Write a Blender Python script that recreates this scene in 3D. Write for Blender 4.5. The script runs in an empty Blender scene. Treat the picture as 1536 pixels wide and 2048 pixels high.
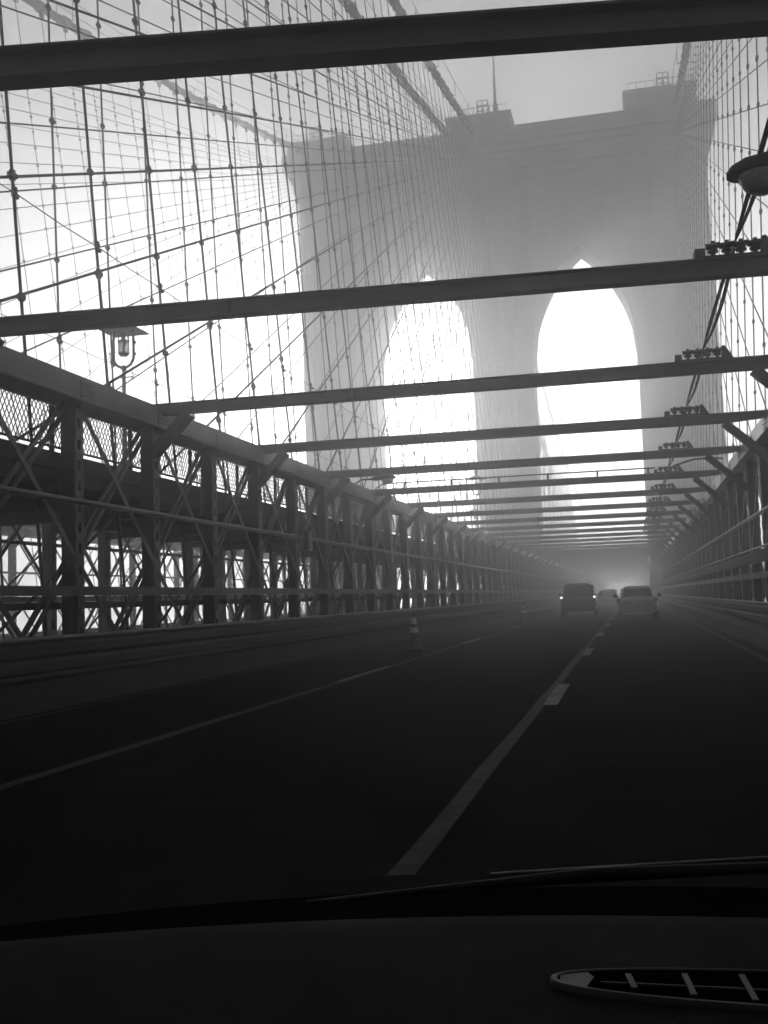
import bpy, math, random
from mathutils import Matrix, Vector
random.seed(7)
S = bpy.context.scene
COL = S.collection
RAD = math.radians

# ------------------------------------------------------------------ camera
EYE = Vector((0.0, 0.0, 1.2))
YAW, PITCH, ROLL, FPX = 0.2283, 0.0835, 0.0333, 2100.0
fw = Vector((-math.sin(YAW)*math.cos(PITCH), math.cos(YAW)*math.cos(PITCH), math.sin(PITCH)))
rt = Vector((math.cos(YAW), math.sin(YAW), 0.0))
up = rt.cross(fw)
RT = rt*math.cos(ROLL) - up*math.sin(ROLL)
UP = rt*math.sin(ROLL) + up*math.cos(ROLL)
cd = bpy.data.cameras.new('camera')
cam = bpy.data.objects.new('camera', cd); COL.objects.link(cam)
m = Matrix.Identity(4)
for i in range(3):
    m[i][0], m[i][1], m[i][2], m[i][3] = RT[i], UP[i], -fw[i], EYE[i]
cam.matrix_world = m
cd.sensor_fit = 'VERTICAL'; cd.sensor_height = 24.0
cd.lens = FPX/2048.0*24.0
cd.clip_start = 0.02; cd.clip_end = 3000.0
S.camera = cam

# ------------------------------------------------------------------ sky, sun, exposure
SUN_DIR = Vector((-21.6, 103.0, 11.2)).normalized()          # towards the sun: low, behind the tower's left arch
SUN_EL = math.asin(SUN_DIR.z); SUN_AZ = math.atan2(SUN_DIR.x, SUN_DIR.y)
W = bpy.data.worlds.new('World'); S.world = W; W.use_nodes = True
nt = W.node_tree; nt.nodes.clear()
sky = nt.nodes.new('ShaderNodeTexSky'); sky.sky_type = 'NISHITA'; sky.sun_disc = False
sky.sun_elevation = SUN_EL; sky.sun_rotation = SUN_AZ
sky.air_density = 1.0; sky.dust_density = 0.3
bw = nt.nodes.new('ShaderNodeRGBToBW')                        # the photograph is black and white
bg = nt.nodes.new('ShaderNodeBackground'); bg.inputs['Strength'].default_value = 0.14
wo = nt.nodes.new('ShaderNodeOutputWorld')
nt.links.new(sky.outputs[0], bw.inputs[0]); nt.links.new(bw.outputs[0], bg.inputs['Color'])
nt.links.new(bg.outputs[0], wo.inputs['Surface'])
sd = bpy.data.lights.new('sun', 'SUN'); sd.energy = 4.2; sd.angle = RAD(1.5); sd.color = (1, 1, 1)
sun = bpy.data.objects.new('sun', sd); COL.objects.link(sun)
sun.rotation_euler = (-SUN_DIR).to_track_quat('-Z', 'Y').to_euler()
sun.location = (-40, 200, 80)
S.view_settings.view_transform = 'Standard'; S.view_settings.look = 'None'
S.view_settings.gamma = 1.0; S.view_settings.exposure = 0.27
S.render.engine = 'CYCLES'
cy = S.cycles
cy.use_denoising = True
cy.volume_bounces = 8; cy.max_bounces = 10; cy.diffuse_bounces = 2; cy.glossy_bounces = 2
cy.transparent_max_bounces = 12
cy.use_adaptive_sampling = False
cy.sample_clamp_indirect = 20.0

HAZE_DENSITY, HAZE_G = 0.0088, 0.88

# ------------------------------------------------------------------ materials (monochrome)
def mat(name, base, rough=0.7, var=0.25, scale=6.0, bump=0.0, metal=0.0, spec=0.3, streak=False, bscale=None):
    M = bpy.data.materials.new(name); M.use_nodes = True
    n = M.node_tree; b = n.nodes['Principled BSDF']
    b.inputs['Roughness'].default_value = rough; b.inputs['Metallic'].default_value = metal
    b.inputs['Specular IOR Level'].default_value = spec
    tc = n.nodes.new('ShaderNodeTexCoord'); mp = n.nodes.new('ShaderNodeMapping')
    n.links.new(tc.outputs['Object'], mp.inputs[0])
    if streak: mp.inputs['Scale'].default_value = (1, 1, 0.15)
    nz = n.nodes.new('ShaderNodeTexNoise'); nz.inputs['Scale'].default_value = scale
    nz.inputs['Detail'].default_value = 6; nz.inputs['Roughness'].default_value = 0.65
    n.links.new(mp.outputs[0], nz.inputs['Vector'])
    rp = n.nodes.new('ShaderNodeValToRGB')
    rp.color_ramp.elements[0].position = 0.3; rp.color_ramp.elements[1].position = 0.72
    lo, hi = base*(1-var), base*(1+var)
    rp.color_ramp.elements[0].color = (lo, lo, lo, 1); rp.color_ramp.elements[1].color = (hi, hi, hi, 1)
    n.links.new(nz.outputs['Fac'], rp.inputs[0]); n.links.new(rp.outputs[0], b.inputs['Base Color'])
    if bump:
        nb = n.nodes.new('ShaderNodeTexNoise'); nb.inputs['Scale'].default_value = bscale or scale*6
        nb.inputs['Detail'].default_value = 4
        n.links.new(tc.outputs['Object'], nb.inputs['Vector'])
        bp = n.nodes.new('ShaderNodeBump'); bp.inputs['Strength'].default_value = bump; bp.inputs['Distance'].default_value = 0.02
        n.links.new(nb.outputs['Fac'], bp.inputs['Height']); n.links.new(bp.outputs[0], b.inputs['Normal'])
    return M

def mat_stone(name):
    M = mat(name, 0.26, 0.9, 0.3, 0.5, 0.0, spec=0.2, streak=True)
    n = M.node_tree; b = n.nodes['Principled BSDF']
    tc = n.nodes.new('ShaderNodeTexCoord'); mp = n.nodes.new('ShaderNodeMapping')
    mp.inputs['Rotation'].default_value = (RAD(90), 0, 0)
    br = n.nodes.new('ShaderNodeTexBrick'); br.inputs['Scale'].default_value = 0.5
    br.inputs['Mortar Size'].default_value = 0.018; br.inputs['Brick Width'].default_value = 0.9; br.inputs['Row Height'].default_value = 0.42
    br.inputs['Color1'].default_value = (1, 1, 1, 1); br.inputs['Color2'].default_value = (.8, .8, .8, 1); br.inputs['Mortar'].default_value = (.35, .35, .35, 1)
    n.links.new(tc.outputs['Object'], mp.inputs[0]); n.links.new(mp.outputs[0], br.inputs['Vector'])
    mx = n.nodes.new('ShaderNodeMixRGB'); mx.blend_type = 'MULTIPLY'; mx.inputs[0].default_value = 0.6
    src = b.inputs['Base Color'].links[0].from_socket
    n.links.new(src, mx.inputs[1]); n.links.new(br.outputs['Color'], mx.inputs[2]); n.links.new(mx.outputs[0], b.inputs['Base Color'])
    bp = n.nodes.new('ShaderNodeBump'); bp.inputs['Strength'].default_value = 0.6; bp.inputs['Distance'].default_value = 0.08
    n.links.new(br.outputs['Color'], bp.inputs['Height']); n.links.new(bp.outputs[0], b.inputs['Normal'])
    return M

def mat_glass(name, tint=0.85, gl=0.06):
    M = bpy.data.materials.new(name); M.use_nodes = True
    n = M.node_tree; n.nodes.clear()
    o = n.nodes.new('ShaderNodeOutputMaterial'); t = n.nodes.new('ShaderNodeBsdfTransparent')
    t.inputs[0].default_value = (tint, tint, tint, 1)
    g = n.nodes.new('ShaderNodeBsdfGlossy'); g.inputs['Roughness'].default_value = 0.03
    mx = n.nodes.new('ShaderNodeMixShader'); mx.inputs[0].default_value = gl
    n.links.new(t.outputs[0], mx.inputs[1]); n.links.new(g.outputs[0], mx.inputs[2]); n.links.new(mx.outputs[0], o.inputs[0])
    return M

def mat_milk(name):
    M = bpy.data.materials.new(name); M.use_nodes = True
    n = M.node_tree; n.nodes.clear()
    o = n.nodes.new('ShaderNodeOutputMaterial'); t = n.nodes.new('ShaderNodeBsdfTransparent'); t.inputs[0].default_value = (.75, .75, .75, 1)
    d = n.nodes.new('ShaderNodeBsdfTranslucent'); d.inputs[0].default_value = (.6, .6, .6, 1)
    mx = n.nodes.new('ShaderNodeMixShader'); mx.inputs[0].default_value = 0.4
    n.links.new(t.outputs[0], mx.inputs[1]); n.links.new(d.outputs[0], mx.inputs[2]); n.links.new(mx.outputs[0], o.inputs[0])
    return M

def mat_emit(name, s):
    M = mat(name, 0.5, 0.3); b = M.node_tree.nodes['Principled BSDF']
    b.inputs['Emission Color'].default_value = (1, 1, 1, 1); b.inputs['Emission Strength'].default_value = s
    return M

STEEL = mat('weathered_painted_steel', 0.042, 0.36, 0.75, 2.2, 0.35, spec=0.45, streak=True)
BEAM = mat('dark_strut_paint', 0.045, 0.6, 0.35, 2.5, 0.15, spec=0.35)
DARK = mat('dark_steel', 0.028, 0.65, 0.3, 4.0, 0.1, spec=0.3)
ROPE = mat('galvanised_wire_rope', 0.05, 0.7, 0.2, 20, spec=0.25)
CABLE = mat('wrapped_main_cable', 0.10, 0.75, 0.25, 4, spec=0.2)
STONE = mat_stone('granite_ashlar')
ASPH = mat('worn_asphalt', 0.011, 0.95, 0.45, 1.2, 0.5, spec=0.0, bscale=60)
CONC = mat('stained_concrete', 0.05, 0.85, 0.35, 2.0, 0.3, spec=0.2)
PAINT = mat('worn_road_paint', 0.17, 0.8, 0.6, 5.0, 0.2, spec=0.2)
PAINT_OLD = mat('faded_road_paint', 0.035, 0.85, 0.7, 6.0, 0.2, spec=0.15)
WOOD = mat('weathered_planks', 0.07, 0.85, 0.35, 3.0, 0.3)
RAIL = mat('guardrail_steel', 0.12, 0.45, 0.3, 3.0, 0.1, metal=0.4, spec=0.4)
CERAM = mat('insulator_ceramic', 0.035, 0.35, 0.2, 10)
MILK = mat_milk('frosted_lamp_glass')
WATER = mat('grey_river_water', 0.05, 0.15, 0.2, 0.05, 0.6, spec=0.5, bscale=0.4)
RUBBER = mat('black_rubber', 0.007, 0.8, 0.2, 10)
CARDARK = mat('dark_car_paint', 0.018, 0.35, 0.1, 3, spec=0.4)
CARLIGHT = mat('light_grey_car_paint', 0.22, 0.35, 0.08, 3, spec=0.4)
CARGLASS = mat('dark_car_glass', 0.01, 0.12, 0.1, 3, spec=0.5)
LENS = mat('dull_tail_lens', 0.03, 0.25, 0.2, 10)
LIT = mat_emit('lit_tail_lamp', 3.0)
PLATE = mat('number_plate', 0.35, 0.6, 0.1, 10)
CONEM = mat('cone_plastic', 0.07, 0.6, 0.2, 5)
CONEW = mat('reflective_collar', 0.5, 0.5, 0.15, 8)
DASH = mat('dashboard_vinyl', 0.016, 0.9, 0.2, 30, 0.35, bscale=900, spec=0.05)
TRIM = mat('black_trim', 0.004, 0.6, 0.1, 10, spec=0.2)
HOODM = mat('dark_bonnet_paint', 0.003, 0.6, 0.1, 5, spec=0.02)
VENT = mat('vent_plastic', 0.022, 0.5, 0.1, 10)
SLAT = mat('vent_slat', 0.035, 0.5, 0.1, 10)
VENT_SHADE = mat('vent_shade_black', 0.0015, 0.9, 0.1, 10, spec=0.0)
WSHIELD = mat_glass('windscreen_glass', 0.92, 0.02)
LAMPGL = mat('lamp_refractor', 0.25, 0.15, 0.3, 12, 0.3, spec=0.6)

# ------------------------------------------------------------------ mesh helpers
class MB:
    def __init__(s): s.v = []; s.f = []; s.sm = []
    def add(s, vs, fs, smooth=False):
        o = len(s.v); s.v += [tuple(p) for p in vs]
        for f in fs: s.f.append([i+o for i in f]); s.sm.append(smooth)
        return s
    def box(s, x0, x1, y0, y1, z0, z1):
        return s.add([(x0,y0,z0),(x1,y0,z0),(x1,y1,z0),(x0,y1,z0),(x0,y0,z1),(x1,y0,z1),(x1,y1,z1),(x0,y1,z1)],
                     [(0,3,2,1),(4,5,6,7),(0,1,5,4),(1,2,6,5),(2,3,7,6),(3,0,4,7)])
    def bar(s, a, b, w, h, upv=(0,0,1)):
        a, b = Vector(a), Vector(b); d = (b-a).normalized(); u = Vector(upv)
        if abs(d.dot(u)) > .98: u = Vector((0,1,0))
        r = d.cross(u).normalized(); u = r.cross(d)
        r *= w/2; u *= h/2; vs = []
        for p in (a, b): vs += [p-r-u, p+r-u, p+r+u, p-r+u]
        return s.add(vs, [(0,1,2,3),(7,6,5,4),(0,4,5,1),(1,5,6,2),(2,6,7,3),(3,7,4,0)])
    def tube(s, pts, r, n=6, caps=True):
        pts = [Vector(p) for p in pts]; R = r if isinstance(r, (list, tuple)) else [r]*len(pts)
        vs = []; fs = []; prev = None
        for i, p in enumerate(pts):
            d = (pts[min(i+1, len(pts)-1)]-pts[max(i-1, 0)]).normalized()
            if prev is None:
                u = Vector((0,0,1)) if abs(d.z) < .95 else Vector((0,1,0))
                a = d.cross(u).normalized()
            else: a = (prev - d*prev.dot(d)).normalized()
            prev = a; b = d.cross(a)
            for k in range(n):
                t = 2*math.pi*k/n; vs.append(p+(a*math.cos(t)+b*math.sin(t))*R[i])
        for i in range(len(pts)-1):
            for k in range(n): fs.append((i*n+k, i*n+(k+1)%n, (i+1)*n+(k+1)%n, (i+1)*n+k))
        s.add(vs, fs, True)
        if caps:
            s.add(vs[:n], [tuple(range(n-1,-1,-1))]); s.add(vs[-n:], [tuple(range(n))])
        return s
    def lathe(s, prof, c=(0,0,0), n=12):                      # prof: (r, z)
        vs = []; fs = []
        for r, z in prof:
            for k in range(n): t = 2*math.pi*k/n; vs.append((c[0]+r*math.cos(t), c[1]+r*math.sin(t), c[2]+z))
        for i in range(len(prof)-1):
            for k in range(n): fs.append((i*n+k, i*n+(k+1)%n, (i+1)*n+(k+1)%n, (i+1)*n+k))
        s.add(vs, fs, True)
        return s.add(vs[:n], [tuple(range(n-1,-1,-1))]).add(vs[-n:], [tuple(range(n))])
    def prism(s, poly, y0, y1, ax='y'):                       # poly in (x,z) extruded along y, or (y,z) along x
        n = len(poly)
        f = (lambda p, t: (p[0], t, p[1])) if ax == 'y' else ((lambda p, t: (t, p[0], p[1])) if ax == 'x' else (lambda p, t: (p[0], p[1], t)))
        vs = [f(p, y0) for p in poly]+[f(p, y1) for p in poly]
        return s.add(vs, [tuple(range(n)), tuple(range(2*n-1, n-1, -1))]+[(i, i+n, (i+1)%n+n, (i+1)%n) for i in range(n)])
    def loft(s, rings, smooth=True, caps=True):
        n = len(rings[0]); vs = [p for r in rings for p in r]; fs = []
        for i in range(len(rings)-1):
            for k in range(n): fs.append((i*n+k, i*n+(k+1)%n, (i+1)*n+(k+1)%n, (i+1)*n+k))
        s.add(vs, fs, smooth)
        if caps: s.add(rings[0], [tuple(range(n-1,-1,-1))]).add(rings[-1], [tuple(range(n))])
        return s
    def mesh(s, name, material):
        me = bpy.data.meshes.new(name); me.from_pydata(s.v, [], s.f)
        me.polygons.foreach_set('use_smooth', s.sm)
        me.materials.append(material)
        import bmesh
        b = bmesh.new(); b.from_mesh(me); bmesh.ops.recalc_face_normals(b, faces=b.faces[:]); b.to_mesh(me); b.free()
        me.update(); return me
    def build(s, name, material, parent=None, loc=None):
        return obj(name, s.mesh(name, material), parent, loc)

def obj(name, me, parent=None, loc=None, rotz=0):
    o = bpy.data.objects.new(name, me); COL.objects.link(o)
    if parent: o.parent = parent
    if loc: o.location = loc
    if rotz: o.rotation_euler = (0, 0, rotz)
    return o
def tag(o, label, cat=None, group=None, kind=None):
    if label: o['label'] = label
    if cat: o['category'] = cat
    if group: o['group'] = group
    if kind: o['kind'] = kind
    return o
def thing(name, label, cat, loc=(0,0,0), rotz=0, group=None):
    o = bpy.data.objects.new(name, None); COL.objects.link(o); o.location = loc; o.rotation_euler = (0,0,rotz)
    o.empty_display_size = 0.2
    return tag(o, label, cat, group)
def struct(o): o['kind'] = 'structure'; return o
ORD = ['nearest', 'second', 'third', 'fourth', 'fifth', 'sixth', 'seventh', 'eighth', 'ninth', 'tenth', 'eleventh', 'twelfth', 'thirteenth', 'fourteenth', 'fifteenth', 'sixteenth', 'seventeenth', 'eighteenth', 'nineteenth', 'twentieth']
for tens, tenth in (('twenty', 0), ('thirty', 'thirtieth'), ('forty', 'fortieth')):
    if tenth: ORD.append(tenth)
    ORD += [tens+'-'+q for q in ('first', 'second', 'third', 'fourth', 'fifth', 'sixth', 'seventh', 'eighth', 'ninth')]
def inframe(p):
    v = Vector(p)-EYE; d = v.dot(fw)
    return d > .1 and abs(v.dot(RT)/d*FPX) < 775 and abs(v.dot(UP)/d*FPX) < 1030
def seen(a, b, n=60): return any(inframe(a+(b-a)*(i/n)) for i in range(n+1))

# ------------------------------------------------------------------ layout numbers (metres, road level z = 0)
PAN = 2.526                                # truss panel; an overhead strut stands over every second post
POST0 = 0.98
XT1, XT2, XT3, XT4 = -7.75, -12.65, -23.3, 2.92    # truss planes
DT = 103.0                                 # near face of the tower
TW = 5.0                                  # its thickness
ZTOP = 4.5                                 # strut centre line
DECK = 3.57                                # promenade floor

# ------------------------------------------------------------------ setting: water, roadways
w = MB().add([(-640,-440,-37),(640,-440,-37),(640,840,-37),(-640,840,-37)], [(0,1,2,3)]).build('water', WATER); struct(w)
road = struct(MB().box(-6.95, 2.5, -30, 430, -0.35, 0.0).build('road', ASPH))
road2 = struct(MB().box(-22.6, -13.3, -30, 430, -0.35, 0.0).build('opposite_road', ASPH))
def stripe(x, y0, y1, wd, m, z=0.004, wob=0.0, par=road):
    n = max(2, int((y1-y0)/1.2)); vs = []; fs = []
    for i in range(n+1):
        y = y0+(y1-y0)*i/n; a = random.uniform(-wob, wob)
        vs += [(x-wd/2+a, y, z), (x+wd/2+a*0.6, y, z)]
    for i in range(n): fs.append((2*i, 2*i+1, 2*i+3, 2*i+2))
    return MB().add(vs, fs).build('lane_marking', m, par)
stripe(-4.29, 1.5, 180, 0.13, PAINT_OLD, wob=0.012)
stripe(2.12, 1.5, 102, 0.10, PAINT_OLD, wob=0.01)
stripe(-6.72, 1.5, 102, 0.09, PAINT_OLD, wob=0.01)
stripe(-1.04, 1.5, 150, 0.12, PAINT_OLD, wob=0.012)           # worn continuous line under the dashes
for k in range(12):                                            # bright dashes over it
    y0 = 11.6+k*9.1; stripe(-0.93, y0, y0+2.7, 0.16, PAINT, z=0.008, wob=0.015)
for k in range(6):
    y0 = 15.2+k*12.0; stripe(-4.33, y0, y0+3.4, 0.12, PAINT, z=0.008, wob=0.01)
def kerb(name, poly, y0, y1, label):
    o = MB().prism(poly, y0, y1).build(name, CONC); return tag(struct(o), label)
kerb('kerb', [(-6.95,-.3),(-6.90,.36),(-6.82,.42),(-7.5,.44),(-7.5,-.3)], -12, DT-.3, 'left stained concrete kerb along the roadway under the guardrail')
kerb('kerb', [(2.46,-.3),(2.42,.30),(2.48,.38),(3.2,.40),(3.2,-.3)], -12, DT-.3, 'right stained concrete kerb along the roadway under the guardrail')
kerb('kerb', [(-13.3,-.3),(-13.3,.4),(-12.9,.4),(-12.9,-.3)], -12, DT-.3, 'concrete kerb of the opposite roadway beside the promenade')
kerb('kerb', [(-22.6,-.3),(-22.6,.4),(-23.1,.4),(-23.1,-.3)], -12, DT-.3, 'concrete kerb on the outer edge of the opposite roadway')

def guardrail(x, side, label, y1=102):
    t = thing('guardrail', label, 'guardrail', (x, 0, 0.4))
    s = side
    MB().prism([(0,.02),(s*.05,.06),(s*.05,.16),(s*.01,.21),(s*.05,.26),(s*.05,.37),(0,.42),(-s*.03,.42),(-s*.03,.02)], -8, y1).build('rail', DARK, t)
    MB().tube([(s*.01,-8,.455),(s*.01,y1,.455)], .035, 8).build('top_tube', RAIL, t)
    me = MB().box(-.04-.05*s, .04-.05*s, -.05, .05, -.02, .44).mesh('post', DARK)
    for k in range(int((y1+6)/PAN)): obj('post', me, t, (-.04*s, -6+k*PAN, 0))
    return t
guardrail(-7.18, 1, 'steel guardrail on the kerb along the left side of the roadway')
guardrail(2.78, -1, 'steel guardrail on the kerb along the right side of the roadway')

# ------------------------------------------------------------------ stiffening trusses
def post_meshes():
    p = MB()
    for sy in (-1, 1):
        y = sy*.115
        p.box(-.105, .105, y-.012, y+.012, -.9, 4.2)             # web of each channel
        for sx in (-1, 1): p.box(sx*.105-.008, sx*.105+.008, min(y, y-sy*.075), max(y, y-sy*.075), -.9, 4.2)
    ls = []
    for faces in ((-1, 1), (-1,), (1,)):
        l = MB(); z = -.85
        while z < 4.0:                                         # batten plates with openings between them
            for sx in faces: l.box(sx*.117-.006, sx*.117+.006, -.10, .10, z, z+.15)
            z += .30
        ls.append(l.mesh('lacing', STEEL))
    return p, ls
pm, LACE_ME = post_meshes()
POST_ME = pm.mesh('post', STEEL)
BATTEN_ME = MB().box(-.006, .006, -.10, .10, 0, .15).mesh('batten_plate', STEEL)
def truss(x, y_end, label, skip=None, inner=1, diag=True, gus=True, lo_hi=None):
    t = thing('stiffening_truss', label, 'truss', (x, 0, 0))
    ks = [k for k in range(-2, int((y_end-POST0)/PAN)+1)]
    y0, y1 = POST0+PAN*ks[0]-.4, POST0+PAN*ks[-1]+.4
    segs = [(y0, y1)] if not skip else [(y0, skip[0]), (skip[1], y1)]
    for a, b in segs:
        # box chord: two webs and a cover plate, open below
        MB().box(-.25,.25,a,b,4.50,4.53).box(-.25,-.22,a,b,4.17,4.50).box(.22,.25,a,b,4.17,4.50).box(-.30,-.25,a,b,4.17,4.19).box(.25,.30,a,b,4.17,4.19).build('top_chord', STEEL, t)
        MB().box(-.22,.22,a,b,-.75,-.45).build('bottom_chord', DARK, t)
        MB().tube([(inner*.30,a,2.71),(inner*.30,b,2.71)], .045, 8).build('pipe_rail', STEEL, t)
        MB().box(inner*.22-.05, inner*.22+.05, a, b, 1.40, 1.53).build('girt', STEEL, t)
        if gus: MB().box(-inner*.20-.04, -inner*.20+.04, a, b, 1.22, 1.32).build('girt', DARK, t)
    d1 = MB().bar((inner*.10, 0, 4.2), (inner*.10, 2*PAN, -.5), .085, .018, (1,0,0)).mesh('diagonal', STEEL)
    d2 = MB().bar((-inner*.07, -.13, 4.2), (-inner*.07, -2*PAN-.13, -.5), .055, .05, (1,0,0)).bar((-inner*.07, .08, 4.2), (-inner*.07, -2*PAN+.08, -.5), .055, .05, (1,0,0)).mesh('diagonal', STEEL)
    if not gus: d2 = MB().bar((-inner*.07, 0, 4.2), (-inner*.07, -2*PAN, -.5), .06, .05, (1,0,0)).mesh('diagonal', STEEL)
    gm = MB()
    gm.box(inner*.252, inner*.262, -.20, .20, 4.20, 4.47)
    for iy in range(5):
        for iz in range(3): gm.lathe([(.014, 0), (.008, .012)], (0,0,0), 5) if False else gm.box(inner*.262, inner*.276, -.16+iy*.08-.012, -.16+iy*.08+.012, 4.25+iz*.085-.012, 4.25+iz*.085+.012)
    gme = gm.mesh('gusset_plate', STEEL)
    for k in ks:
        y = POST0+PAN*k
        if skip and skip[0]-.2 < y < skip[1]+.2: continue
        p = obj('post', POST_ME, t, (0, y, 0))
        near = lo_hi and lo_hi[0] < y < lo_hi[1]
        o = obj('lacing', LACE_ME[0] if not near else LACE_ME[1 if inner > 0 else 2], p); o['kind'] = 'stuff'
        if near:                                               # the nearest posts carry each batten plate singly
            for q in range(3, 17): obj('batten_plate', BATTEN_ME, p, (inner*.117, 0, -.85+.30*q))
        if gus and y < 60: obj('gusset_plate', gme, t, (0, y, 0))
        if diag:
            if not (skip and y+2*PAN > skip[0] and y < skip[1]): obj('diagonal', d1, t, (0, y, 0))
            if not (skip and y-2*PAN < skip[1] and y > skip[0]): obj('diagonal', d2, t, (0, y, 0))
    return t
T1 = truss(XT1, 345, 'riveted steel truss along the left side of the roadway beside the promenade', skip=None, lo_hi=(7, 58))
T4 = truss(XT4, 345, 'riveted steel truss along the right side of the roadway', skip=(102, 110), inner=-1, lo_hi=(12, 62))
T2 = truss(XT2, 101, 'dark truss behind the promenade on its far side', inner=-1, gus=False)
T3 = truss(XT3, 101, 'farthest truss on the outer edge of the opposite roadway', gus=False)
# plate band between rails on the right truss
bm_ = MB().box(-.30,-.27,-4,101,1.72,1.98)
bm_.build('plate_band', DARK, T4)
MB().tube([(-.33,-4,2.02),(-.33,101,2.02)], .025, 6).build('pipe_rail', STEEL, T4)

# ------------------------------------------------------------------ overhead struts
def strut_meshes(xl, xr, taper=True):
    b = MB()
    zt, zb = .095, -.095
    b.box(xl, xr, -.09, .09, zt-.018, zt)                      # top flange
    b.box(xl, xr-.9, -.09, .09, zb, zb+.018)                   # bottom flange
    b.bar((xr-.9, 0, zb+.009), (xr, 0, zb+.075), .18, .018)
    b.prism([(xl, zb+.018), (xr-.9, zb+.018), (xr, zb+.085), (xr, zt-.018), (xl, zt-.018)], -.008, .008)
    n = 3
    for i in range(1, n): x = xl+(xr-xl)*i/n; b.box(x-.006, x+.006, -.06, .06, zb+.02, zt-.02)
    l = MB().bar((xl+.72, 0, -.10), (xl+.02, 0, -.80), .17, .17, (0,1,0))
    r = MB().bar((xr-.95, 0, -.10), (xr-.05, 0, -.95), .15, .17, (0,1,0))
    return b.mesh('beam', BEAM), l.mesh('knee_brace', BEAM), r.mesh('knee_brace', BEAM)
SM = strut_meshes(XT1, XT4-.05); SMT = strut_meshes(XT1-.2, 1.75)
nst = 0
STRUT_Y = []
for k in range(0, 80):
    y = 6.03+2*PAN*k
    sk = {0: .155, 1: .062}.get(k, 0)
    lab = ('%s overhead steel strut crossing above the roadway, counted from the viewer' % ORD[nst]) if nst < 12 else ('distant overhead steel strut deep in the fog beyond the tower face' if nst > 18 else '%s overhead strut from the viewer, shortly before the tower' % ORD[nst])
    yy = y
    t = thing('overhead_strut', lab, 'strut', (0, yy, ZTOP), math.atan(sk), 'overhead struts across the roadway')
    m_ = SMT if 102.5 < y < 109 else SM
    obj('beam', m_[0], t); obj('knee_brace', m_[1], t); obj('knee_brace', m_[2], t)
    STRUT_Y.append((yy, sk)); nst += 1
SM2 = strut_meshes(XT3, XT2)
for k in range(0, 17):
    y = 6.03+2*PAN*k
    t = thing('overhead_strut', 'grey strut over the opposite roadway glimpsed through the left truss', 'strut', (0, y, ZTOP), 0, 'struts over the opposite roadway')
    obj('beam', SM2[0], t); obj('knee_brace', SM2[1], t); obj('knee_brace', SM2[2], t)

# ------------------------------------------------------------------ promenade with lattice fences
pr = thing('promenade', 'raised pedestrian promenade with dark underside between the two roadways', 'walkway', (0,0,0))
PX0, PX1 = -12.25, -8.30
MB().box(PX1-.03, PX1+.03, -8, 102.4, 3.10, DECK).box(PX1-.14, PX1-.03, -8, 102.4, 3.10, 3.13).box(PX1+.03, PX1+.09, -8, 102.4, 3.30, 3.42).build('fascia_girder', DARK, pr)
MB().box(PX0-.03, PX0+.03, -8, 102.4, 3.09, DECK).build('fascia_girder', DARK, pr)
pme = MB().box(PX0+.04, PX1-.04, -.55, .55, DECK-.06, DECK-.005).mesh('plank', WOOD)
for k in range(98): obj('plank', pme, pr, (0, -7.4+1.12*k, 0))
jme = MB().box(PX0+.05, PX1-.05, -.08, .08, 3.08, DECK-.07).mesh('joist', DARK)
for k in range(-3, 40): obj('joist', jme, pr, (0, POST0+PAN*k, 0))
brm = MB().bar((PX0+.1,0,3.20),(PX1-.1,2*PAN,3.20),.12,.08).bar((PX1-.1,0,3.32),(PX0+.1,2*PAN,3.32),.12,.10).mesh('wind_brace', DARK)
for k in range(-2, 38, 2): obj('wind_brace', brm, pr, (0, POST0+PAN*k, 0))
tme = MB().box(PX0-.4, PX1+.4, -.11, .11, 2.93, 3.07).mesh('cross_girder', DARK)
for k in range(-2, 39): obj('cross_girder', tme, pr, (0, POST0+PAN*k, 0))

p2 = thing('promenade', 'mostly hidden promenade stretch added beyond the tower to shade the roadway', 'walkway', (0,0,0))  # stretch added to keep the low sun off the roadway fog
MB().box(PX0, PX1, 109, 345, 5.0, 5.4).build('deck_slab', DARK, p2)
for xx in (PX0, PX1): MB().box(xx-.02, xx+.02, 109, 345, 5.4, 6.3).build('shade_screen', DARK, p2)  # solid sides added to block sunlight, in place of open fences
def fence(x, label):
    t = thing('lattice_fence', label, 'fence', (x, 0, DECK))
    H0, H1 = .07, .80; L = PAN
    lat = MB()
    st = .105; hh = H1-H0; rw = .006
    n = int((L+hh*.62)/st)
    for sgn in (1, -1):
        for i in range(-1, n+1):
            a = i*st-hh*.62; pts = []
            y0, z0, y1, z1 = a, H0, a+hh*.62, H1
            if y1 <= 0 or y0 >= L: continue
            if y0 < 0: z0 += (0-y0)/.62; y0 = 0
            if y1 > L: z1 -= (y1-L)/.62; y1 = L
            if sgn < 0: y0, y1 = L-y0, L-y1
            lat.bar((sgn*.006, y0, z0), (sgn*.006, y1, z1), rw*2, .010, (1,0,0))
    lme = lat.mesh('lattice', DARK)
    pm_ = MB().box(-.03, .03, -.025, .025, 0, .86).mesh('post', DARK)
    rm = MB().tube([(0,0,H1),(0,L,H1)], .024, 6).mesh('rail', DARK); rb = MB().tube([(0,0,H0),(0,L,H0)], .020, 6).mesh('rail', DARK)
    for k in range(-3, 40):
        y = POST0+PAN*k+.35
        obj('post', pm_, t, (0, y, 0)); obj('rail', rm, t, (0, y, 0)); obj('rail', rb, t, (0, y, 0))
        o = obj('lattice', lme, t, (0, y, 0)); o['kind'] = 'stuff'
    return t
fence(PX1+.02, 'diamond lattice fence on the near edge of the promenade')
fence(PX0-.02, 'diamond lattice fence on the far edge of the promenade')

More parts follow.
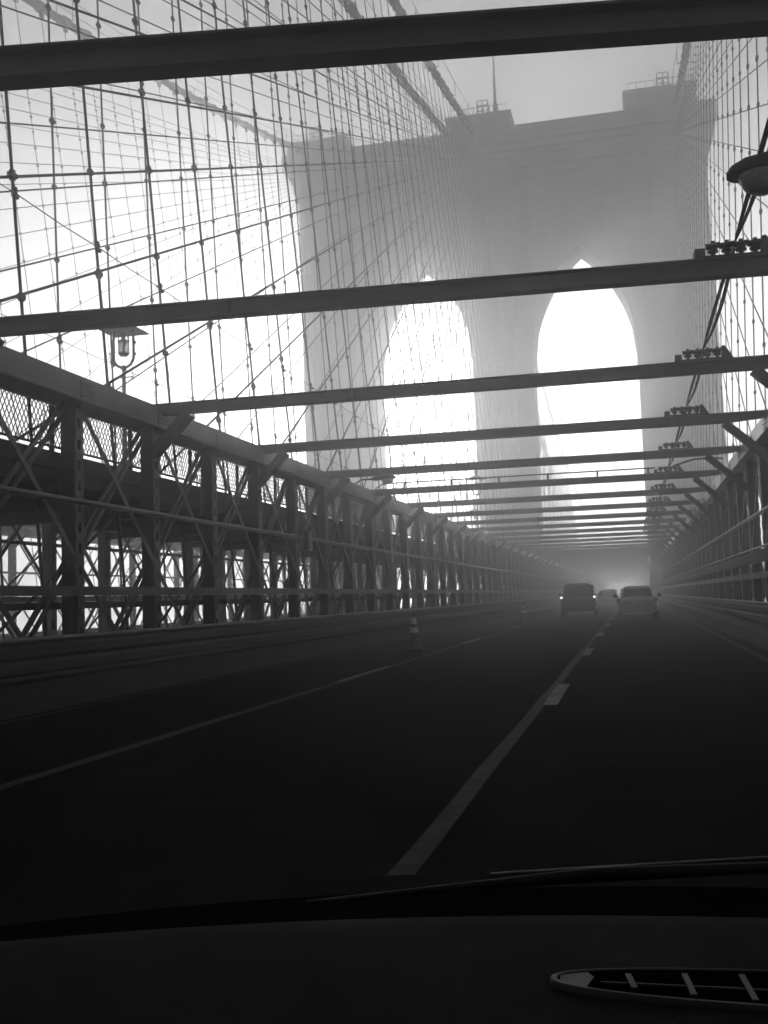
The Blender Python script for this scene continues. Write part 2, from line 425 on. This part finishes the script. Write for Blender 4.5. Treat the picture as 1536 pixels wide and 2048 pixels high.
# ------------------------------------------------------------------ tower
def tower():
    cx, cz = 0, 0
    t = thing('bridge_tower', 'massive stone bridge tower with two pointed arches fading in fog', 'tower', (0, DT, 0))
    D = TW; ZB = -37.0; SP = 24.4; ZW = 45.0
    piers = ((-32.0, -24.65, -31.2, -27.4), (-14.27, -8.42, -13.2, -9.6), (1.83, 9.15, 2.4, 8.4))
    for a, b, c0, c1 in piers:
        MB().box(a, b, 0, D, ZB, SP).build('pier', STONE, t)
        mid = (a+b)/2; hw = (b-a)/2-1.5
        # stepped buttress on the near face
        MB().prism([(0.02,ZB),(-.8,ZB),(-.8,0),(-.7,12),(-.5,30),(0.02,33.5)], mid-hw, mid+hw, 'x').build('buttress', STONE, t)
        MB().prism([(D-.02,ZB),(D+6.6,ZB),(D+6.2,12),(D+5.8,40),(D-.02,44.5)], c0, c1, 'x').build('buttress', STONE, t)
        e = .12
        MB().box(a-(e if a > -30 else 0), b+(e if b < 9 else 0), -.12, D+.12, SP-1.2, SP-.35).build('impost', STONE, t)
    # arch wall between springing and cornice, cut by two pointed arches
    xs = [-32.0]; zf = {}
    def arch(a, b):
        h = 11.2; hw = (b-a)/2; r = (hw*hw+h*h)/(2*hw); c = (a+b)/2; out = []
        for i in range(25):
            x = a+(b-a)*i/24; d = abs(x-c); out.append((x, SP+math.sqrt(max(0, r*r-(d-hw+r)**2))))
        return out
    prof = [(-32.0, SP)]+arch(-24.65, -14.27)+arch(-8.42, 1.83)+[(9.15, SP)]
    vs = []; fs = []; n = len(prof)
    for (x, z) in prof: vs += [(x,0,z),(x,D,z),(x,0,ZW),(x,D,ZW)]
    for i in range(n-1):
        a, b = 4*i, 4*(i+1)
        fs += [(a, b, b+2, a+2), (b+1, a+1, a+3, b+3), (a, a+1, b+1, b), (a+2, b+2, b+3, a+3)]
    fs += [(0,2,3,1), (4*(n-1), 4*(n-1)+1, 4*(n-1)+3, 4*(n-1)+2)]
    MB().add(vs, fs).build('arch_wall', STONE, t)
    # cornice: corbelled steps flaring outwards
    x0, x1 = -32.0, 9.15
    for i, (z0, z1, e) in enumerate(((43.2, 44.0, .22), (44.0, 45.0, .45), (45.0, 45.6, .62), (45.6, 46.4, .86), (46.4, 48.0, 1.12))):
        MB().box(x0-e-(.35 if i > 3 else 0), x1+e, -e, D+e, z0, z1+.002*i).build('cornice', STONE, t)
    MB().box(x0+.2, x1-.4, .3, D-.3, 48.0, 48.45).build('parapet', STONE, t)
    # corner pilasters on the sides
    for zz, e in ((38.5, .28), (35.5, .45)):
        pass
    MB().prism([(9.1,-37),(9.75,-37),(9.62,0),(9.42,24),(9.38,31),(9.1,33)], 1, D-1).build('side_buttress', STONE, t)
    MB().prism([(-31.95,-37),(-32.6,-37),(-32.3,10),(-32.2,31),(-31.95,33)], 1, D-1).build('side_buttress', STONE, t)
    for i, (a, b, zt) in enumerate(((-33.2, -26.7, 49.65), (-16.1, -9.5, 50.0), (1.75, 8.65, 50.3))):
        s = MB().box(a, b, .1, D-.1, 48.2, zt); o = s.build('saddle_block', STONE, t)
        MB().box(a-.12, b+.12, -.02, D+.02, zt, zt+.22).build('block_coping', STONE, o)
        # railing cage on top
        c = (a+b)/2+(.4 if i else -.4); r = MB()
        for xx in (c-.55, c, c+.55):
            for yy in (1.0, 2.2): r.tube([(xx,yy,zt+.2),(xx,yy,zt+2.0)], .05, 5)
        for zz in (.9, 1.5, 2.0):
            for yy in (1.0, 2.2): r.tube([(c-.55,yy,zt+zz),(c+.55,yy,zt+zz)], .045, 5)
            for xx in (c-.55, c+.55): r.tube([(xx,1.0,zt+zz),(xx,2.2,zt+zz)], .045, 5)
        r.build('railing_cage', DARK, o)
        r = MB()
        for q in range(8):
            xx = a+.4+q*(b-a-.8)/7
            r.tube([(xx,.5,zt+.2),(xx,.5,zt+1.1)], .03, 5)
        r.tube([(a+.4,.5,zt+1.1),(b-.4,.5,zt+1.1)], .035, 5)
        r.build('railing', DARK, o)
    return t
tower()
fp = thing('flagpole', 'bare flagpole standing on the middle of the tower top', 'flagpole', (-11.2, DT+2.5, 50.2))
MB().tube([(0,0,0),(0,0,2.0),(0,0,2.2),(0,0,9.2)], [.28,.25,.17,.05], 8).build('pole', DARK, fp)
MB().lathe([(.02,0),(.12,.08),(.02,.2)], (0,0,9.2), 8).build('finial', DARK, fp)

# ------------------------------------------------------------------ main cables, suspenders, stays
def zc(u): return 48.2-.315*u+.0009*u*u
PLANES = {
    'outer left':  (lambda y: -28.85-.014*y, -25.0),
    'inner left':  (lambda y: -12.25-.033*y, -12.15),
    'inner right': (lambda y: -9.67-.0333*y, -7.95-.18),
    'outer right': (lambda y: 4.1+.024*y, 3.75),
}
def xfar(nm, u):                                               # beyond the tower the planes open out again
    f, b = PLANES[nm]; return f(103)+(b-f(103))*min(1, u/230)
for nm, (fx, xb) in PLANES.items():
    side = 'suspension cable running up to the %s saddle of the tower' % {'outer left':'left','inner left':'middle','inner right':'middle','outer right':'right'}[nm]
    lab = {'outer left':'thick main suspension cable running up to the left end of the tower',
           'inner left':'left one of the two main cables meeting at the tower middle',
           'inner right':'right one of the two main cables meeting at the tower middle',
           'outer right':'thick main suspension cable running up to the right end of the tower'}[nm]
    t = thing('main_cable', lab, 'cable', (fx(103), DT, 48.2), 0, 'main suspension cables')
    org = Vector((fx(103), DT, 48.2))
    pts = []
    for i in range(61):
        y = -60+163.5*i/60; u = 103-y; pts.append(Vector((fx(y), y, zc(max(u, 0))))-org)
    MB().tube(pts, .24, 10).build('wrapped_strand', CABLE, t)
    far = [Vector((xfar(nm, u), DT+8+u, zc(u)))-org for u in [i*5 for i in range(0, 29)]]
    MB().tube([pts[-1]]+far, .24, 8).build('wrapped_strand', CABLE, t)
    for sx in (-.5, .5):
        MB().tube([p+Vector((sx,0,1.15)) for p in pts], .022, 5).build('hand_rope', ROPE, t)
    bme = MB().tube([(0,-.24,0),(0,-.2,0),(0,.2,0),(0,.24,0)], [.27,.33,.33,.27], 10).box(-.09,.09,-.12,.12,-.55,-.25).mesh('cable_band', CABLE)
    sme = MB().tube([(-.5,0,0),(-.5,0,1.15)], .03, 5).tube([(.5,0,0),(.5,0,1.15)], .03, 5).bar((-.5,0,.0),(.5,0,.0),.06,.06).mesh('stanchion', ROPE)
    k = 0; yl = []
    while True:
        y = POST0+PAN*k
        if y > 101.5: break
        yl.append(y); k += 1
    for i, y in enumerate(yl):
        p = Vector((fx(y), y, zc(103-y)))
        o = obj('cable_band', bme, t, tuple(p-org)); o.rotation_euler = (math.atan(.315-.0018*(103-y)), 0, 0)
        if i % 4 == 0: obj('stanchion', sme, t, tuple(p-org))
    # stays radiating from the tower head to the deck
    head = Vector((fx(103), DT+.3, 46.2))
    grp = 'stays of the %s cable' % nm; stays = []
    ns = 0
    for j in range(-9, 20):
        yd = POST0+2*PAN*j-.3
        if yd > 99: continue
        hz = head-Vector((0, 0, 1.8*(j+9)/29))
        a = Vector((xb, yd, .1)); stays.append((hz, a))
        if not seen(a, hz): continue
        o = MB().tube([Vector((0,0,0)), a-hz], .026 if 'inner r' in nm else .022, 5, False).build('diagonal_stay', ROPE, None, tuple(hz))
        tag(o, '%s diagonal stay of the %s cable plane, counted from the longest' % (('longest' if ns == 0 else ORD[ns]), nm), 'stay', grp); ns += 1
    grp = 'suspenders of the %s cable' % nm
    ns = 0
    for y in yl:
        top = Vector((fx(y), y, zc(103-y)-.4)); bot = Vector((xb, y, .1))
        if not seen(bot, top): continue
        o = MB().tube([Vector((0,0,0)), bot-top], .026 if 'inner' in nm else .023, 5, False).build('suspender', ROPE, None, tuple(top))
        tag(o, '%s wire suspender in view on the %s main cable, counted towards the tower' % (('first' if ns == 0 else ORD[ns]), nm), 'suspender', grp); ns += 1
        # stay clamps where stays cross this suspender
        cl = MB(); any_ = False
        for hz, a in stays:
            if not (a.y < y < hz.y): continue
            z = a.z+(hz.z-a.z)*(y-a.y)/(hz.y-a.y)
            if not (4.6 < z < top.z-.6): continue
            q = (z-bot.z)/(top.z-bot.z); c = bot+(top-bot)*q-top
            r_ = random.uniform(.035, .055)
            cl.box(c.x-.04, c.x+.04, c.y-r_*1.5, c.y+r_*1.5, c.z-.035, c.z+.035); any_ = True
            cl.box(c.x-.03, c.x+.03, c.y-.04, c.y+.04, c.z-r_*1.5, c.z+r_*1.5)
        if any_: c_ = cl.build('stay_clamp', ROPE, o); c_['kind'] = 'stuff'
    if 'inner' in nm:
        for i in range(1, 38):
            u = i*PAN; y = DT+8+u
            top = Vector((xfar(nm, u), y, zc(u)-.3)); bot = Vector((xb, y, .1))
            o = MB().tube([Vector((0,0,0)), bot-top], .045, 5, False).build('suspender', ROPE, None, tuple(top))
            tag(o, 'faint suspender beyond the tower seen through its arches', 'suspender', 'suspenders beyond the tower')
        for j in range(1, 15):
            a = Vector((xb, DT+8+j*2*PAN, .1)); hz = Vector((fx(103), DT+6.5, 45.5))
            o = MB().tube([Vector((0,0,0)), a-hz], .045, 5, False).build('diagonal_stay', ROPE, None, tuple(hz))
            tag(o, 'faint diagonal stay beyond the tower seen through its arches', 'stay', 'stays beyond the tower')

# thin wires clipped along the suspenders
def clip_wire(nm, z, label):
    fx, xb = PLANES[nm]
    def X(y): top = zc(103-y); return xb+(fx(y)-xb)*(z-.1)/(top-.1)
    t = thing('strung_wire', label, 'wire', (X(0), 0, z)); o = Vector((X(0), 0, z))
    pts = []
    for k in range(0, 38):
        y = POST0+PAN*k
        pts.append(Vector((X(y)+.06, y, z+.0))-o); pts.append(Vector((X(y+PAN/2)+.06, y+PAN/2, z-.02))-o)
    MB().tube(pts, .009, 5).build('wire', DARK, t)
    im = MB().box(-.03,.03,-.035,.035,-.02,.13).box(-.05,.05,-.02,.02,.05,.09).lathe([(.02,-.07),(.035,-.05),(.035,-.02),(.015,0)], (.05,0,0), 7).mesh('insulator', DARK)
    for k in range(0, 38): y = POST0+PAN*k; obj('insulator', im, t, (X(y)-o.x, y, 0), random.uniform(-.4,.4))
clip_wire('inner right', 7.4, 'thin wire on small insulators strung along the near left suspenders')
clip_wire('inner left', 7.3, 'thin wire on small insulators strung along the far promenade suspenders')

# ------------------------------------------------------------------ promenade lanterns
def lantern(x, y, label):
    t = thing('lantern_post', label, 'lamp post', (x, y, DECK))
    MB().lathe([(.17,0),(.17,.10),(.12,.16),(.12,.75),(.15,.80),(.07,.95),(.055,2.0),(.045,3.517),(.07,3.578),(.05,3.647)], (0,0,0), 10).build('pole', DARK, t)
    MB().tube([(-.22,0,3.35),(.22,0,3.35)], .018, 6).lathe([(.005,-.03),(.03,0),(.005,.03)], (-.23,0,3.35), 6).lathe([(.005,-.03),(.03,0),(.005,.03)], (.23,0,3.35), 6).build('ladder_bar', DARK, t)
    pts = []
    for i in range(13):
        a = math.pi*(1+i/12); pts.append((.27*math.cos(a), 0, 3.865+.27*math.sin(a)))
    pts = [(-.25,0,4.517),(-.27,0,4.256)]+pts+[(.27,0,4.256),(.25,0,4.517)]
    yk = MB().tube(pts, .036, 8).build('yoke', DARK, t)
    for sx in (-1, 1):
        for zz in (3.926, 4.213):
            MB().lathe([(.01,-.06),(.05,-.02),(.05,.02),(.01,.06)], (sx*.29,0,zz), 6).build('boss', DARK, yk)
    MB().lathe([(.13,3.926),(.14,3.961),(.10,3.891)][::-1]+[(.14,3.978)], (0,0,0), 12).build('lantern_base', DARK, t)
    MB().lathe([(.125,3.961),(.135,4.239)], (0,0,0), 12).build('lantern_glass', MILK, t)
    MB().lathe([(.035,4.013),(.05,4.082),(.035,4.169),(.02,4.256)], (0,0,0), 8).build('bulb', PLATE, t)
    MB().lathe([(.145,4.230),(.145,4.265),(.05,4.317),(.04,4.535)], (0,0,0), 12).build('lantern_cap', DARK, t)
    for k in range(6):
        a = k*math.pi/3; MB().tube([(.135*math.cos(a),.135*math.sin(a),3.952),(.145*math.cos(a),.145*math.sin(a),4.396)], .009, 4).build('cage_bar', DARK, t)
    r = MB(); h = .50
    r.add([(-h,-h,4.517),(h,-h,4.517),(h,h,4.517),(-h,h,4.517),(-.12,-.12,4.717),(.12,-.12,4.717),(.12,.12,4.717),(-.12,.12,4.717)],
          [(0,3,2,1),(4,5,6,7),(0,1,5,4),(1,2,6,5),(2,3,7,6),(3,0,4,7)])
    r.build('roof', DARK, t)
    MB().lathe([(.10,4.709),(.10,4.883),(.17,4.909),(.09,5.039),(.07,5.074)], (0,0,0), 6).build('finial', DARK, t)
lantern(-12.0, 23.6, 'lantern post with flat square hood near the left edge')
lantern(-8.55, 61.0, 'faint lantern post in the fog before the left arch')
lantern(-12.0, 84.0, 'hazy distant lantern post far along the promenade')

# ------------------------------------------------------------------ cable racks and feeder cables on the struts
rm_base = MB().box(-.33, .36, -.07, .07, 0, .025).box(-.40,-.30,-.09,.09,0,.10).mesh('base_plate', DARK)
rm_stem = MB().lathe([(.026,0),(.026,.04),(.058,.05),(.058,.075),(.035,.085),(.062,.095),(.062,.125),(.03,.14)], (0,0,.02), 8).mesh('insulator', CERAM)
rm_clamp = MB().tube([(-.075,0,.135),(.075,0,.15)], .034, 6).box(-.02,.02,-.03,.03,.12,.19).mesh('saddle', CERAM)
rm_cap = MB().prism([(.27,.0),(.44,.0),(.36,.13),(.31,.20),(.27,.19)], -.06, .06).mesh('end_bracket', DARK)
RACKX = 1.21
for i, (y, sk) in enumerate(STRUT_Y[1:12]):
    t = thing('cable_rack', 'rack of dark insulators on top of the %s overhead strut' % ORD[i+1], 'cable rack', (RACKX, y+sk*RACKX, ZTOP+.098), math.atan(sk), 'insulator racks on the struts')
    obj('base_plate', rm_base, t); obj('end_bracket', rm_cap, t)
    for q in range(4):
        ins = obj('insulator', rm_stem, t, (-.21+.14*q, 0, 0)); obj('saddle', rm_clamp, ins)
t = thing('feeder_cable', 'bundle of dark feeder cables strung from rack to rack over the struts', 'cable', (RACKX, 0, ZTOP))
for q in range(4):
    pts = []
    ys = [(y+sk*RACKX) for y, sk in STRUT_Y[:11]]
    for a, b in zip(ys[:-1], ys[1:]):
        for i in range(8):
            f = i/8; sag = -.10*4*f*(1-f); sp = (q-1.5)*.035*4*f*(1-f)
            pts.append((.02+sp, a+(b-a)*f, .28+sag+(q%2)*.04*4*f*(1-f)))
    MB().tube(pts, .013, 5).build('strand', RUBBER, t)
y6 = STRUT_Y[5][0]
t = thing('conduit', 'thin conduit pipe carried on clips along the sixth overhead strut', 'conduit', (0, y6, ZTOP+.11))
MB().tube([(-7.55,0,-.12),(-7.5,0,.02),(-7.3,0,.14),(-7.0,0,.15),(.85,0,.15)], .022, 8).build('pipe', DARK, t)
cm = MB().box(-.03,.03,-.03,.03,0,.17).mesh('clip', DARK)
for k in range(6): obj('clip', cm, t, (-6.6+k*1.45, 0, 0))
MB().tube([(1.35,0,.16),(1.6,0,.24),(1.95,0,.33),(2.4,0,.34),(2.75,0,.30)], .03, 8).build('lead', RUBBER, t)

# ------------------------------------------------------------------ roadway luminaires on arms
def luminaire(base, direction, label, arm):
    t = thing('street_luminaire', label, 'street light', base)
    d = Vector(direction).normalized(); s = Vector((-d.y, d.x, 0))
    def P(a, b, c): v = d*a+s*b; return (v.x, v.y, c)
    rings = []
    for (a, wd, zt, zb) in ((0,.06,.05,-.03),(.08,.11,.10,-.05),(.22,.15,.135,-.045),(.40,.175,.15,-.02),(.56,.16,.13,-.015),(.66,.11,.085,-.01),(.70,.04,.04,0)):
        r = []
        for k in range(14):
            an = 2*math.pi*k/14; c_, s_ = math.cos(an), math.sin(an)
            r.append(P(a, wd*c_, (zt if s_ > 0 else -zb)*s_))
        rings.append(r)
    MB().loft(rings).build('housing', DARK, t)
    rings = []
    for (r0, z) in ((.165,-.01),(.16,-.05),(.13,-.11),(.085,-.145),(.02,-.155)):
        rings.append([P(.44+r0*1.1*math.cos(2*math.pi*k/16), r0*math.sin(2*math.pi*k/16), z) for k in range(16)])
    MB().loft(rings).build('refractor', LAMPGL, t)
    MB().tube([P(.05,0,0)]+[P(*q) for q in arm], .03, 8).build('arm', DARK, t)
luminaire((1.55, 8.0, 4.27), (-1, .1, 0), 'cobra head street light at the right edge above the roadway', [(-.4,0,.05),(-1.0,0,.0),(-1.25,0,-.2)])
luminaire((-7.2, 29.6, 4.72), (1, .25, 0), 'dark street light sticking out from the left truss into the glare', [(-.3,0,.0),(-.5,0,-.12),(-.6,0,-.3)])

# small box on a left truss post
bx = thing('junction_box', 'small junction box fixed to the left truss on the pipe rail', 'box', (-7.38, 23.72, 2.42))
MB().box(-.06,.06,-.14,.14,0,.46).build('case', STEEL, bx)
MB().box(.06,.075,-.12,.12,.03,.43).build('lid', STEEL, bx)

# ------------------------------------------------------------------ traffic cones
def cone(x, y, label):
    t = thing('traffic_cone', label, 'cone', (x, y, .004), random.uniform(0, .5), 'traffic cones')
    R = lambda z: .165-(.165-.03)*(z-.03)/.82
    MB().box(-.2,.2,-.2,.2,0,.035).build('base', RUBBER, t)
    MB().lathe([(R(.03),.03),(R(.85),.85),(.015,.862)], (0,0,0), 16).build('body', CONEM, t)
    for a, b in ((.42,.54),(.62,.76)): MB().lathe([(R(a)+.004,a),(R(b)+.004,b)], (0,0,0), 16).build('collar', CONEW, t)
cone(-4.95, 24.0, 'nearer traffic cone with pale collars beside the left lane line')
cone(-4.72, 46.9, 'farther faint traffic cone beside the left lane line')

# ------------------------------------------------------------------ cars ahead (seen from behind)
def car(x, y, label, paint, L, Wd, Ht, suv, lit, detail=True):
    t = thing('car', label, 'car', (x, y, 0), 0, 'cars driving ahead')
    hw = Wd/2
    def ring(yy, zb, zt, w_, p=4.0, n=20):
        r = []
        for k in range(n):
            a = 2*math.pi*k/n; c, s = math.cos(a), math.sin(a)
            e = 2/p; r.append((w_*math.copysign(abs(c)**e, c), yy, (zb+zt)/2+(zt-zb)/2*math.copysign(abs(s)**e, s)))
        return r
    belt = Ht*(.60 if suv else .64)
    MB().loft([ring(0.0,.42,belt*.86,hw*.86), ring(.06,.30,belt*.97,hw*.95), ring(.3,.24,belt,hw), ring(L*.5,.22,belt*.99,hw), ring(L*.75,.22,belt*.95,hw*.98), ring(L*.94,.26,belt*.80,hw*.93), ring(L,.35,belt*.68,hw*.78)]).build('body', paint, t)
    g0 = .12 if suv else .55
    cab = [(g0,belt-.05,belt+.02,hw*.86),(g0+(.22 if suv else .55),belt-.05,Ht-.05,hw*.74),(g0+.9,belt-.05,Ht,hw*.72),(L*.55,belt-.05,Ht-.03,hw*.72),(L*.74,belt-.05,belt+.02,hw*.82)]
    cb = MB().loft([ring(*c, p=5.0) for c in cab]).build('cabin', paint, t)
    # rear window laid on the sloping tailgate
    ya, yb = g0, g0+(.22 if suv else .55); za, zb = belt+.04, Ht-.13
    f = lambda z: ya+(yb-ya)*((z-belt)/(Ht-.05-belt))-.02
    wv = [(-hw*.72,f(za),za),(hw*.72,f(za),za),(hw*.63,f(zb),zb),(-hw*.63,f(zb),zb)]
    MB().add(wv+[(p[0],p[1]+.03,p[2]) for p in wv], [(0,1,2,3),(7,6,5,4),(0,4,5,1),(1,5,6,2),(2,6,7,3),(3,7,4,0)]).build('rear_window', CARGLASS, t)
    for s in (-1, 1):
        MB().prism([(g0+.55,belt+.03),(L*.66,belt+.03),(L*.55,Ht-.12),(g0+.8,Ht-.12)], s*hw*.70, s*hw*.80, 'x').build('side_window', CARGLASS, t)
        tl = MB().box(s*hw*.88-.12, s*hw*.88+.05, -.025 if not suv else -.02, .2, belt-.20, belt-.02) if not suv else MB().box(s*hw*.88-.07, s*hw*.88+.05, -.02, .2, belt-.22, belt+.10)
        lens = tl.build('tail_light', LENS, t)
        if lit: MB().lathe([(.045,-.045),(.05,0),(.045,.045)], (s*hw*.88, -.02, belt-.03), 8).build('bulb', LIT, lens)
        MB().loft([ring(L*.62,belt-.02,belt+.16,.02), ring(L*.62+.1,belt-.02,belt+.16,.02)]).build('mirror_stub', paint, t).location = (s*(hw+.02), 0, 0)
        MB().loft([[(p[0]*1.0+s*(hw+.10), p[1], p[2]) for p in ring(L*.62,belt,belt+.17,.10)], [(p[0]*.8+s*(hw+.10), p[1], p[2]) for p in ring(L*.62+.13,belt+.02,belt+.15,.09)]]).build('mirror', TRIM, t)
        for yy in (.82, L-.88):
            r = .35 if suv else .32
            wh = bpy.data.objects.new('wheel', None); COL.objects.link(wh); wh.parent = t; wh.location = (s*(hw-.12), yy, r)
            pts = [(r*.62,-.1),(r*.95,-.1),(r,-.06),(r,.06),(r*.95,.1),(r*.62,.1)]
            vs = []; n = 18
            tm = MB(); rg = [[(q[1], q[0]*math.cos(2*math.pi*k/n), q[0]*math.sin(2*math.pi*k/n)) for k in range(n)] for q in pts]
            tm.loft(rg, True, False).build('tyre', RUBBER, wh)
            MB().loft([[(xx, r*.62*math.cos(2*math.pi*k/n), r*.62*math.sin(2*math.pi*k/n)) for k in range(n)] for xx in (-.07,.07)]).build('rim', RAIL, wh)
    MB().box(-hw*.9, hw*.9, -.06, .12, .30, .52).build('bumper', TRIM if suv else paint, t)
    MB().box(-.26,.26,-.072 if suv else -.03,.05,belt-.30,belt-.16).build('number_plate', PLATE if not suv else LENS, t)
    if suv:
        for s in (-1, 1): MB().tube([(s*hw*.62,.5,Ht+.05),(s*hw*.62,2.4,Ht+.05)], .02, 6).build('roof_rail', TRIM, t)
        MB().box(-hw*.55,hw*.55,-.02,.05,belt-.08,belt-.04).build('trim_strip', RAIL, t)
car(.24, 47.4, 'light grey saloon car ahead in our own lane', CARLIGHT, 4.6, 1.78, 1.46, False, False)
car(-2.66, 54.0, 'dark sport utility car with lit tail lamps in the middle lane', CARDARK, 4.7, 1.86, 1.74, True, True)
car(-1.9, 88.0, 'small hazy car far ahead between the other two', CARLIGHT, 4.5, 1.78, 1.5, False, False)

# ------------------------------------------------------------------ the car we sit in
CX = .15
oc = thing('passenger_car', 'dark dashboard and bonnet of the car the photo is taken from', 'car', (CX, 0, 0))
def C(p): return (p[0], p[1], p[2])
# dashboard top: gently crowned surface
rows = []
for (y, z, cr) in ((.25,.62,.0),(.42,.86,.005),(.50,.935,.01),(.56,.955,.012),(.70,.952,.014),(.80,.945,.016),(.86,.935,.016),(.90,.90,.0),(.92,.80,.0)):
    rows.append([(x*.76, y-.13*abs(x)**2.2*(1 if y > .6 else .3), z+cr*(1-x*x)) for x in [i/12-1 for i in range(25)]])
d = MB(); n = 25
d.add([p for r in rows for p in r], [(i*n+k, i*n+k+1, (i+1)*n+k+1, (i+1)*n+k) for i in range(len(rows)-1) for k in range(n-1)], True)
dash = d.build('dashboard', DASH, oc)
# air vent: flush black sheet painted as a shaded hollow, with rim and slats
def vent(cx, cy, L, Wd, z):
    n = 48; out = []; inn = []
    for k in range(n):
        a = 2*math.pi*k/n; c, q = math.cos(a), math.sin(a)
        ex = math.copysign(abs(c)**.75, c); ey = math.copysign(abs(q)**.9, q)
        out.append((ex*L, ey*Wd, 0)); inn.append((ex*(L-.004), ey*(Wd-.0022), 0))
    def at(ring, h): return [(p[0], p[1], h) for p in ring]
    o = MB().loft([at(out, -.004), at(out, .0008), at(inn, .0012), at(inn, -.003)], True, False).build('air_vent', VENT, dash, (cx, cy, z))
    MB().add(at(inn, .0002), [tuple(range(n))]).build('recess_shade', VENT_SHADE, o)  # shade of the vent opening as a flat black sheet, no real hole
    MB().add([(-L+.006,-.008,.0006),(-L+.022,-.013,.0006),(-L+.026,.004,.0006),(-L+.022,.012,.0006),(-L+.006,.006,.0006)], [(0,1,2,3,4)]).build('tip_patch', SLAT, o)  # lighter flat patch inside the left tip
    for k in range(12):
        x = -L+.05+k*.033; hh = Wd*max(0, 1-abs(x/L)**2.6)**.8-.005
        if hh > .006: MB().bar((x,-hh,.0008),(x-.004,hh*.8,.0008),.0035,.0016).build('slat', SLAT, o)
    MB().bar((-L+.03,-.004,.0006),(L*.85,-.004,.0006),.0012,.001).build('slat', VENT, o)
vent(.01, .66, .22, .031, .9688)
# cowl, windscreen, bonnet
cw = MB(); rr = []
for (y, z) in ((.93,.86),(1.09,.80),(1.11,.905),(1.13,.916)):
    rr.append([(x*.78, y-.22*abs(x)**2.2, z+.002*(1-x*x)) for x in [i/10-1 for i in range(21)]])
cw.add([p for r in rr for p in r], [(i*21+k, i*21+k+1, (i+1)*21+k+1, (i+1)*21+k) for i in range(3) for k in range(20)], False)
cw.build('cowl', TRIM, oc)
gl = []
for j in range(7):
    f = j/6
    gl.append([(x*(.76-.14*f), .955-.80*f-(.22-.08*f)*abs(x)**2.2, .915+.50*f+.03*math.sin(math.pi*f)) for x in [i/10-1 for i in range(21)]])
MB().add([p for r in gl for p in r], [(i*21+k, i*21+k+1, (i+1)*21+k+1, (i+1)*21+k) for i in range(6) for k in range(20)], True).build('windscreen', WSHIELD, oc)
hd = []
for (y, z, wd) in ((1.07,.83,.74),(1.12,.838,.76),(1.4,.765,.78),(1.7,.685,.78),(2.0,.60,.76),(2.2,.55,.72),(2.28,.45,.70),(2.3,.3,.68)):
    hd.append([(x*wd, y-.20*abs(x)**2.2*(1-(y-1.07)/1.4), z+.025*(1-x*x)-(.05 if abs(x) > .95 else 0)) for x in [i/10-1 for i in range(21)]])
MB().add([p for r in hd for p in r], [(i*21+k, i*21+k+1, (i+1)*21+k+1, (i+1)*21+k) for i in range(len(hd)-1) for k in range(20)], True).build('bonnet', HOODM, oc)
# wiper
wp = MB().tube([(-.45,.93,.930),(-.2,1.02,.940),(.1,1.045,.950),(.45,1.0,.968),(.62,.90,.97)], [.002,.005,.006,.006,.005], 6).build('wiper', RUBBER, oc)
MB().tube([(-.3,1.06,.92),(0,1.06,.945),(.12,1.045,.955)], .008, 6).build('arm', TRIM, wp)
# roof, pillars, doors, floor behind the camera so that the cabin is dark
rf = []
for (y, z, wd) in ((.16,1.415,.62),(.0,1.45,.62),(-.5,1.49,.63),(-1.1,1.47,.62),(-1.6,1.38,.60),(-2.1,1.02,.66),(-2.4,.9,.70),(-2.45,.4,.70)):
    rf.append([(x*wd, y-(.10*abs(x)**2.2 if y > -.1 else 0), z-.05*abs(x)**3) for x in [i/6-1 for i in range(13)]])
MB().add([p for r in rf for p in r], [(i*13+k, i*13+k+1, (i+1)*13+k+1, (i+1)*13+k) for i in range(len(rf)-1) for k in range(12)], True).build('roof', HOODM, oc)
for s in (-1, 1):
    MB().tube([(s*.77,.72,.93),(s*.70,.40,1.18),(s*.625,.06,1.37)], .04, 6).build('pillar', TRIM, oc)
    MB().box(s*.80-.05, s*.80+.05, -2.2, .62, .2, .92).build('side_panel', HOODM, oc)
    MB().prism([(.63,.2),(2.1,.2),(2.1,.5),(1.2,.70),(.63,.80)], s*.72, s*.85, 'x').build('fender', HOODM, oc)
MB().box(-.75,.75,-2.3,.9,.18,.24).build('floor', TRIM, oc)
MB().box(-.62,.62,-.75,-.55,.3,1.2).build('seat_back', TRIM, oc)

# ------------------------------------------------------------------ fog
hz = MB().box(-650, 650, -450, 850, -38, 61.5).build('haze', STONE)
hz['kind'] = 'stuff'; hz['label'] = 'grey fog filling the air around the bridge'
HM = bpy.data.materials.new('fog'); HM.use_nodes = True
n = HM.node_tree; n.nodes.clear()
o = n.nodes.new('ShaderNodeOutputMaterial'); v = n.nodes.new('ShaderNodeVolumePrincipled')
v.inputs['Color'].default_value = (.98, .98, .98, 1); v.inputs['Density'].default_value = HAZE_DENSITY; v.inputs['Anisotropy'].default_value = HAZE_G
n.links.new(v.outputs[0], o.inputs['Volume'])
hz.data.materials.clear(); hz.data.materials.append(HM)
